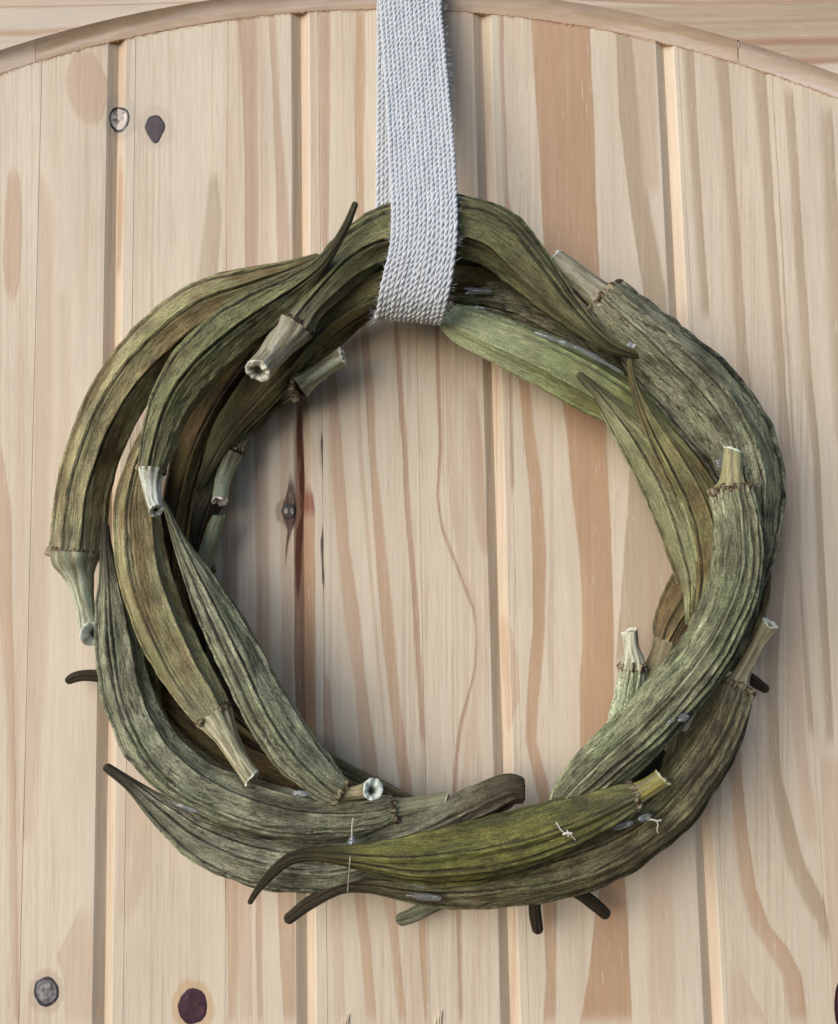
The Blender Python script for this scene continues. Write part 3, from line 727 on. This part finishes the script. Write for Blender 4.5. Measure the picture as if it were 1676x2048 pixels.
pod('dark brown pod deep between the left pods', 
    [(540, 660, 70, 26), (480, 730, 72, 34), (425, 815, 72, 36), (388, 900, 72, 36), (362, 1000, 70, 34), (350, 1100, 70, 34), (362, 1190, 68, 30), (392, 1270, 64, 16), (408, 1300, 62, 6)], 'brown', 109, wr=.5, tex=.4, cal=False, basepale=0)
pod('long olive pod along the inside of the upper left arc, running under the ribbon',
    [(1050, 556, 62, 24), (980, 550, 74, 36), (880, 548, 92, 42), (800, 556, 100, 44), (705, 592, 100, 44), (622, 654, 98, 43), (560, 732, 94, 39), (500, 803, 90, 34), (450, 868, 86, 26), (416, 935, 80, 17), (388, 1000, 76, 9), (362, 1048, 72, 4)],
    'olive', 110, wr=.5, tex=.4, cal=False, basepale=0, phase=.25, lines=1.1)
pod('fuzzy dark grey pod at the upper right, between the ribbon and the lime pod',
    [(880, 600, 60, 26), (940, 602, 66, 36), (1010, 612, 70, 44), (1090, 640, 72, 44), (1160, 680, 70, 38), (1230, 730, 66, 28), (1290, 780, 60, 14)], 'fuzzy', 111, cal=False, wr=1.5, tex=1.0, lines=.5, basepale=0)
pod('grey-green pod just inside the largest grey pod on the right',
    [(1500, 1010, 78, 30), (1462, 935, 84, 40), (1415, 870, 88, 44), (1355, 805, 88, 42), (1300, 758, 84, 34), (1250, 715, 78, 18), (1222, 690, 74, 8)], 'ash', 112, tex=.7, cal=False, basepale=0, phase=.1)
pod('golden brown pod behind the right side, cut off at a pale ring',
    [(1334, 1284, 70, 26), (1345, 1255, 72, 36), (1372, 1200, 74, 42), (1412, 1130, 74, 44), (1440, 1060, 72, 36)], 'brown', 113, wr=.6, tex=.4, phase=.5,
    stem=[(1334, 1286, 70, 27), (1326, 1310, 72, 25), (1305, 1360, 74, 26), (1272, 1420, 74, 26), (1240, 1470, 70, 24)], stemcol=(124, 114, 86), basepale=.2)
pod('pale pod standing upright at the inner right, with a white-topped stem',
    [(1266, 1334, 92, 28), (1264, 1370, 94, 31), (1258, 1420, 94, 34), (1246, 1480, 90, 36), (1222, 1540, 82, 30)], 'pale', 114, phase=.35,
    stem=[(1266, 1336, 92, 27), (1266, 1318, 94, 21), (1263, 1296, 98, 16), (1259, 1262, 104, 16)], stemcol=(206, 206, 186), basepale=.2)
pod('small green pod end wedged behind the lower right pods', 
    [(1362, 1470, 92, 18), (1358, 1500, 92, 21), (1346, 1550, 90, 24), (1320, 1620, 84, 26), (1270, 1680, 80, 20)], 'green', 115, basepale=.1)
pod('dark pod deep behind the lower right arc',
    [(1322, 1500, 56, 24), (1285, 1545, 58, 34), (1220, 1600, 60, 42), (1130, 1655, 60, 40), (1040, 1690, 58, 26)], 'dark', 116, cal=False, basepale=0)
pod('green-brown pod behind the right edge, running down behind the crossing pods',
    [(1500, 1120, 62, 40), (1502, 1190, 62, 36), (1490, 1260, 60, 26), (1470, 1320, 58, 16)], 'olive', 117, cal=False, basepale=0, tipdark=.5)
pod('dark pod tip sticking out to the right behind the lower right stem',
    [(1400, 1260, 66, 24), (1440, 1300, 66, 20), (1485, 1345, 66, 13), (1512, 1365, 66, 11), (1537, 1382, 66, 8)], 'dark', 118, cal=False, basepale=0)
pod('leaf-like olive pod tip tucked behind the lower left pods',
    [(330, 1490, 96, 10), (306, 1430, 98, 24), (288, 1350, 100, 30), (268, 1270, 100, 26), (252, 1200, 98, 14), (244, 1150, 96, 5)], 'drab', 119, cal=False, basepale=0, lines=.7)
# --- middle layer
pod('large olive and brown pod on the outer upper left, its fluted stem hanging free',
    [(154, 1108, 110, 49), (160, 1050, 114, 49), (168, 980, 118, 49), (190, 900, 120, 51), (228, 812, 122, 53), (284, 730, 124, 56), (352, 660, 126, 58), (430, 606, 128, 52), (510, 570, 130, 36), (580, 540, 134, 20), (640, 512, 138, 8)],
    'tan', 201, wr=.45, tex=.45, n=7, slim=0.97, phase=.35, twist=.5, tipdark=.4,
    stem=[(154, 1106, 110, 50), (153, 1122, 110, 46), (157, 1145, 110, 33), (163, 1170, 112, 24), (170, 1212, 118, 18), (177, 1246, 128, 20), (182, 1262, 144, 22), (184, 1267, 160, 23)], stemcol=(182, 188, 164))
pod('long twisting pod over the top of the wreath under the ribbon, its grey stem pointing down left',
    [(588, 652, 168, 40), (615, 612, 166, 34), (660, 558, 160, 42), (705, 512, 156, 50), (765, 476, 152, 56), (840, 455, 150, 60), (920, 456, 148, 61), (990, 480, 146, 60), (1048, 528, 146, 52), (1098, 580, 148, 40), (1145, 628, 150, 28), (1192, 670, 150, 19), (1232, 697, 148, 14), (1285, 713, 140, 8)],
    'green', 202, wr=.6, tex=.5, n=7, slim=.92, phase=-.1, twist=1.0, tipdark=.5, stem=[(586, 654, 168, 40), (578, 666, 170, 36), (562, 685, 176, 30), (540, 715, 186, 26), (516, 742, 214, 25)], stemcol=(170, 166, 148), basepale=.6)
pod('broad ash-grey pod on the outer upper right with a thick stem pointing up left',
    [(1204, 598, 134, 48), (1222, 614, 135, 53), (1252, 640, 136, 54), (1328, 702, 136, 58), (1405, 772, 134, 62), (1468, 858, 132, 66), (1505, 950, 128, 62), (1515, 1040, 120, 50), (1508, 1120, 110, 38), (1500, 1190, 100, 22), (1495, 1240, 96, 8)],
    'grey', 203, wr=.8, tex=.9, amp=1.3, n=7, slim=0.9, phase=.25, twist=.5, stem=[(1206, 600, 134, 36), (1196, 591, 136, 30), (1172, 571, 138, 26), (1135, 542, 140, 25), (1102, 516, 142, 23)], stemcol=(158, 154, 136), basepale=.6, cut=(200, 214, 200))
pod('bright lime green pod slanting from the ribbon across the upper right',
    [(893, 630, 96, 27), (918, 645, 98, 35), (958, 664, 100, 40), (1030, 696, 102, 46), (1105, 730, 102, 50), (1180, 770, 100, 50), (1250, 812, 96, 44), (1320, 866, 88, 34), (1380, 930, 80, 20)],
    'lime', 204, amp=1.5, slim=.93, wr=.35, tex=.25, bpcol=(204, 214, 176), bplen=150.0, n=6, phase=.35, twist=.2, basepale=.9, stem=[(894, 630, 96, 18), (886, 627, 96, 16), (878, 624, 96, 14)], stemcol=(170, 176, 132), lines=.8)
pod('yellow-green pod along the inner right with a pinkish brown pointed tip',
    [(1398, 1250, 104, 30), (1402, 1180, 108, 40), (1388, 1110, 112, 46), (1362, 1030, 116, 47), (1325, 955, 120, 44), (1278, 884, 124, 36), (1232, 828, 128, 24), (1195, 786, 132, 14), (1155, 746, 136, 7)],
    'straw', 205, wr=.45, tex=.3, n=7, slim=1.0, phase=.2, cal=False, basepale=0, lines=1.0, tipdark=.7)
pod('green-tan pod with a thin curling tip at the right, lying over the yellow-green pod',
    [(1412, 1230, 128, 28), (1424, 1150, 134, 38), (1420, 1080, 138, 43), (1394, 1002, 144, 42), (1354, 934, 148, 36), (1316, 872, 150, 27), (1284, 812, 150, 15), (1266, 762, 150, 8), (1258, 716, 148, 5)],
    'olive', 206, wr=.5, tex=.35, n=7, slim=1.0, phase=.5, cal=False, basepale=0, tipdark=.35)
pod('grey pod at the lower left with a dark wrinkled tip pointing up, its cut stem lying along the bottom',
    [(786, 1617, 128, 27), (740, 1628, 132, 36), (660, 1634, 136, 44), (570, 1628, 138, 50), (470, 1602, 140, 54), (375, 1556, 140, 55), (305, 1488, 140, 53), (262, 1402, 138, 50), (240, 1310, 136, 45), (226, 1220, 134, 34), (217, 1140, 132, 20), (212, 1090, 130, 12), (211, 1045, 128, 7)],
    'grey', 207, wr=1.1, tex=.75, n=10, slim=0.92, phase=.2, twist=.8, stem=[(788, 1617, 126, 20), (810, 1614, 124, 18), (850, 1606, 122, 16), (893, 1599, 122, 14)], stemcol=(136, 140, 114), basepale=.25, cut=(196, 196, 160))
pod('long grey pod on the outside bottom left, dark blunt end in the ring and a thin dark tip at the left',
    [(1046, 1578, 128, 26), (1010, 1580, 128, 34), (940, 1614, 124, 38), (860, 1656, 116, 44), (760, 1698, 108, 54), (640, 1722, 104, 60), (520, 1712, 102, 58), (410, 1676, 102, 46), (325, 1622, 102, 28), (262, 1570, 102, 14), (208, 1531, 102, 9)],
    'ash', 208, wr=.9, tex=.75, n=9, slim=0.93, phase=.1, twist=.7, basepale=0, cal=False, basedark=1.0)
pod('large drab pod along the bottom right, straight stem pointing up right and a dark curved tip at the bottom',
    [(1472, 1372, 134, 42), (1445, 1442, 138, 48), (1395, 1535, 142, 53), (1318, 1628, 144, 56), (1215, 1698, 142, 58), (1100, 1742, 138, 56), (985, 1764, 134, 48), (885, 1778, 130, 37), (805, 1776, 128, 27), (740, 1770, 126, 18), (682, 1774, 124, 15), (625, 1802, 120, 15), (570, 1843, 114, 12)],
    'drab', 209, wr=.8, tex=.75, n=8, slim=0.91, phase=.0, twist=.9, stem=[(1474, 1370, 134, 30), (1481, 1354, 136, 18), (1496, 1326, 140, 13.5), (1516, 1288, 148, 13.5), (1540, 1247, 164, 18)], stemcol=(184, 176, 146), basepale=.4)
# --- front layer
pod('mottled green pod on the upper left with a fluted white stem and a long tip beside the ribbon',
    [(303, 938, 192, 25), (312, 896, 192, 32), (330, 836, 192, 38), (362, 772, 192, 44), (410, 712, 192, 48), (470, 658, 190, 47), (530, 614, 188, 40), (585, 576, 186, 29), (635, 535, 200, 17), (668, 494, 218, 10), (694, 448, 226, 8), (712, 404, 224, 6)],
    'green', 301, wr=.75, tex=.75, n=7, slim=1.0, phase=-.15, twist=.5, tipdark=.6, stem=[(303, 936, 192, 26), (302, 950, 192, 23), (303, 972, 194, 18), (307, 1000, 204, 16), (313, 1020, 222, 15)], stemcol=(206, 212, 200), basepale=.15)
pod('long tan and yellow-green pod on the left, pale stem pointing down right',
    [(428, 1428, 156, 40), (402, 1388, 158, 46), (358, 1316, 158, 50), (314, 1222, 156, 51), (284, 1120, 152, 50), (276, 1020, 144, 44), (286, 936, 130, 34), (312, 862, 116, 24), (350, 790, 106, 12)],
    'tan', 302, wr=.5, tex=.4, n=7, slim=0.94, phase=.28, twist=.25, stem=[(428, 1430, 156, 38), (438, 1446, 158, 32), (456, 1478, 162, 23), (478, 1518, 168, 18), (504, 1556, 174, 19)], stemcol=(198, 194, 164), basepale=.7, tipdark=0)
pod('grey-green pod on the inner left, thin tip at the top and a hollow cut stem at the bottom',
    [(680, 1585, 168, 29), (650, 1562, 168, 37), (596, 1508, 168, 44), (536, 1420, 166, 46), (486, 1326, 164, 43), (440, 1238, 160, 37), (398, 1160, 154, 28), (364, 1092, 148, 17), (342, 1040, 144, 9), (326, 1000, 142, 4)],
    'grey', 303, wr=.9, tex=.8, n=8, slim=0.95, phase=.05, twist=.5, tipdark=.1, stem=[(682, 1586, 168, 20), (694, 1586, 169, 14), (716, 1584, 172, 13), (734, 1581, 184, 16), (746, 1579, 206, 21)], stemcol=(150, 142, 112), basepale=.35, cut=(210, 220, 210))
pod('ribbed grey-green pod crossing the right side in front, short stem pointing up',
    [(1464, 978, 190, 44), (1474, 1030, 194, 46), (1480, 1105, 198, 50), (1466, 1190, 200, 53), (1424, 1285, 200, 54), (1358, 1376, 198, 54), (1280, 1462, 194, 54), (1200, 1536, 186, 50), (1140, 1596, 176, 38), (1105, 1650, 166, 20)],
    'sage', 304, amp=1.4, wr=.8, tex=.8, n=11, slim=0.89, phase=.1, twist=.4, stem=[(1464, 976, 190, 34), (1464, 962, 190, 24), (1465, 936, 190, 20), (1466, 900, 190, 18)], stemcol=(166, 162, 120), basepale=.45, lines=1.1, cut=(200, 216, 200))
pod('moss green pod lying in front along the bottom, thin black tip curling down at the left',
    [(1266, 1592, 206, 27), (1235, 1604, 208, 36), (1160, 1638, 212, 46), (1060, 1674, 214, 54), (950, 1700, 214, 54), (850, 1714, 212, 47), (765, 1716, 208, 33), (695, 1712, 204, 20), (632, 1708, 200, 14), (580, 1718, 196, 12), (542, 1748, 192, 10), (515, 1780, 188, 7), (498, 1808, 184, 5)],
    'moss', 305, wr=.7, tex=.6, n=7, slim=1.0, phase=.05, twist=.35, stem=[(1268, 1590, 206, 24), (1278, 1585, 206, 21), (1298, 1574, 208, 19), (1326, 1556, 212, 18)], stemcol=(140, 132, 70), basepale=.25, cut=(196, 190, 150))

# glue blobs, threads and tufts
org = np.array(wreath.location)
def blob(x, y, d, rx, ry, rot, seed, deep=.6):
    nr, ns = 14, 28
    ph = np.linspace(0.02, math.pi - .02, nr); th = np.arange(ns) / ns * 2 * math.pi
    Ph, Th = np.meshgrid(ph, th, indexing='ij')
    k = 1 + 1.0 * (fbm(np.cos(Th) * .9 + 3, Ph * 1.3 + np.sin(Th) * .7, seed, 2) - .5)
    a = rx * np.cos(Ph) * k; b = ry * np.sin(Ph) * np.cos(Th) * k; cz = ry * deep * np.sin(Ph) * np.sin(Th) * k
    ca, sa = math.cos(rot), math.sin(rot)
    V = P(x + a * ca - b * sa, y + a * sa + b * ca, d + cz)
    mesh('glue_blob', V.reshape(-1, 3) - org, gridf(nr, ns, True), M_GLUE, wreath)
blob(1366, 1436, 232, 13, 9, -.3, 1); blob(1340, 1446, 236, 14, 5, -.6, 2)
blob(1238, 1652, 214, 30, 9, -.35, 3, .5); blob(1290, 1634, 206, 14, 7, -.3, 4)
blob(372, 1616, 176, 24, 5, .35, 5, .5); blob(600, 1588, 186, 16, 7, .1, 6)
GLUE_RUN = True
blob(960, 616, 132, 12, 4, .2, 10)
blob(850, 1794, 168, 30, 6, .05, 11, .4); blob(830, 1770, 176, 18, 3, .3, 12, .4); blob(950, 580, 116, 20, 4, .1, 13)
blob(1445, 930, 140, 12, 10, .4, 14); blob(1262, 690, 176, 7, 7, 0, 15)
def glue_run(pts, seed):
    q = catmull([(a, b, c_, w) for a, b, c_, w in pts], 2.5); c = P(q[:, 0], q[:, 1], q[:, 2])
    l = np.arange(len(q)) * 2.5
    rad = q[:, 3] * (0.45 + 1.1 * fbm(l / 16.0, l * 0, seed, 3)) * PXM
    rad[0] = rad[-1] = .05 * PXM
    v, f = tube(c, rad, 14)
    mesh('glue_blob', v.reshape(-1, 3) - org, f, M_GLUE, wreath)
glue_run([(1068, 664, 138, 3), (1100, 676, 142, 5), (1150, 695, 142, 6), (1200, 720, 140, 5), (1248, 748, 136, 3.5)], 61)
glue_run([(930, 588, 112, 3), (955, 582, 118, 5), (985, 583, 118, 3)], 62)
M_THREAD = attr_material('glue_thread', 0.3, 0.5)
def thread(pts, w, name='glue_thread'):
    q = catmull([(a, b, c_, w) for a, b, c_ in pts], 3.0)
    c = P(q[:, 0], q[:, 1], q[:, 2]); v, f = tube(c, w * PXM, 6)
    mesh(name, v.reshape(-1, 3) - org, f, M_THREAD, wreath, np.broadcast_to(lin((214, 210, 200)), (v.size // 3, 3)))
thread([(706, 1636, 182), (704, 1655, 178), (704, 1674, 172)], 1.3)
blob(704, 1682, 168, 8, 9, 0, 16, 1.0)
thread([(703, 1690, 165), (700, 1720, 228), (697, 1760, 180), (695, 1784, 142)], .8)
thread([(1112, 1644, 262), (1122, 1660, 266), (1132, 1667, 266), (1140, 1669, 265), (1151, 1680, 260)], 1.0); thread([(1126, 1669, 264), (1134, 1666, 266), (1144, 1667, 266)], 2.2); thread([(1134, 1660, 265), (1137, 1668, 266), (1136, 1673, 264)], 1.3)
thread([(1294, 1640, 202), (1304, 1639, 206), (1314, 1642, 206), (1322, 1640, 203)], 1.8); thread([(1312, 1640, 206), (1316, 1650, 206), (1314, 1658, 205), (1316, 1666, 202)], 1.1)

# ------------------------------------------------------------------ the hanging ribbon
ctr_px = [  # centre x, y, depth, half-width: front strip from above the frame down, under the wreath and up behind
 (817, -260, 30, 63), (818, -100, 44, 63), (820, 0, 62, 62), (828, 100, 92, 63), (836, 200, 128, 64), (843, 300, 170, 66), (848, 390, 205, 66), (849, 450, 218, 66), (844, 510, 220, 66), (834, 560, 212, 67), (825, 600, 196, 67), (819, 630, 168, 66), (816, 640, 140, 66),
 (814, 634, 100, 65), (812, 600, 55, 64), (812, 540, 26, 63), (813, 450, 16, 62), (814, 350, 14, 62), (815, 200, 14, 62), (816, 0, 14, 62), (817, -260, 14, 62)]
ribbon = empty('hanging_ribbon', tuple(P(817, -260, 20)))
tag(ribbon, 'off-white woven cotton ribbon looped round the top of the wreath', 'ribbon')
rorg = np.array(ribbon.location)
p3 = np.array([list(P(a, b, c_)) + [h * float(unit(P(a, b, c_)))] for a, b, c_, h in ctr_px])
def cat3(p, step):
    q = np.vstack([2 * p[0] - p[1], p, 2 * p[-1] - p[-2]]); out = []
    for i in range(len(p) - 1):
        a, b, c_, d = q[i:i + 4]; kk = max(3, int(np.linalg.norm((c_ - b)[:3]) / step)); t = (np.arange(kk) / kk)[:, None]
        out.append(0.5 * (2 * b + (c_ - a) * t + (2 * a - 5 * b + 4 * c_ - d) * t ** 2 + (3 * b - a - 3 * c_ + d) * t ** 3))
    return np.vstack(out + [p[-1:]])
rp_ = cat3(p3, 2.4 * PXM); rc = rp_[:, :3]; rh = rp_[:, 3]
Tt = np.gradient(rc, axis=0); Tt /= np.linalg.norm(Tt, axis=1)[:, None]
tilt = np.array([1.0, 0.0, -0.03]); sdv = tilt - (Tt @ tilt)[:, None] * Tt; sdv /= np.linalg.norm(sdv, axis=1)[:, None]
# the strip leans: its lower edge drops a little to the right
nrm = np.cross(sdv, Tt); rs = np.concatenate([[0], np.cumsum(np.linalg.norm(np.diff(rc, axis=0), axis=1))])
NC = 15
low = np.exp(-((np.arange(len(rc)) - np.argmin(np.where(rc[:, 1] < -100 * PXM, rc[:, 2], 9))) / 60.0) ** 2)
for k in range(NC):
    f_ = (k + .5) / NC * 2 - 1
    base = rc + sdv * (rh * f_)[:, None] - np.array([0, 0, 1.0]) * (low * f_ * 6 * PXM)[:, None]
    base = base + sdv * (1.4 * PXM * (fbm(rs / (40 * PXM), rs * 0 + k, 300, 2) - .5))[:, None] + nrm * (3.0 * PXM * (fbm(rs / (70 * PXM), rs * 0 + k * .6, 320, 2) - .5))[:, None]
    pitch = 26.0 * PXM; parts = []; pu = []
    hand = -1.0
    ph0 = rng.uniform(0, 6.28)
    jit = 3.0 * fbm(rs / (30 * PXM), rs * 0 + k, 350, 2)
    for s2 in (0, 1):
        an = hand * (rs / pitch * 2 * math.pi) + math.pi * s2 + ph0 + jit
        w_ = rh / NC
        pts = base + sdv * (np.cos(an) * w_ * .52)[:, None] + nrm * (np.sin(an) * w_ * .36)[:, None]
        thick = w_ * (.80 + .34 * (fbm(rs / (9 * PXM), rs * 0 + k * 3 + s2, 380, 2) - .5))
        v, f = tube(pts, thick, 8)
        parts.append((v, f)); th = np.arange(8) / 8 * 2 * math.pi
        pu.append(np.stack(np.broadcast_arrays(th[None, :] * w_.mean() + k * .01, rs[:, None], np.full((len(rs), 8), s2 * .3)), -1).reshape(-1, 3))
    v, f = join(parts)
    mesh('yarn_cord', v - rorg, f, M_YARN, ribbon, None, np.vstack(pu))
# loose fibres along the edges and face
hair = []
vis = np.where((rc[:, 1] < -40 * PXM))[0]
for i in range(1500):
    k = int(rng.choice(list(vis))); e = rng.choice((-1, 1, rng.uniform(-1, 1), rng.uniform(-1, 1), rng.uniform(-1, 1)))
    p0 = rc[k] + sdv[k] * rh[k] * e * 1.0 - nrm[k] * (4.5 * PXM) * (1 if nrm[k][1] < 0 else -1)
    d1 = sdv[k] * (np.sign(e) if abs(e) == 1 else rng.uniform(-1, 1)) + np.array([0, rng.uniform(-.9, .1), rng.uniform(-1, 1)])
    L = rng.uniform(3, 11) * PXM; bend = np.array([rng.uniform(-1, 1), rng.uniform(-.4, .2), rng.uniform(-1, 1)])
    t_ = np.linspace(0, 1, 5)[:, None]
    hair.append(tube(p0 + d1 * L * t_ + bend * L * .7 * t_ ** 2, np.array([.28, .26, .24, .2, .12]) * PXM, 3))
v, f = join(hair)
pu = np.zeros((len(v), 3)); pu[:, 0] = np.arange(len(v)) * 1e-5
o = mesh('loose_fibre', v - rorg, f, M_YARN, ribbon, None, pu); o['kind'] = 'stuff'
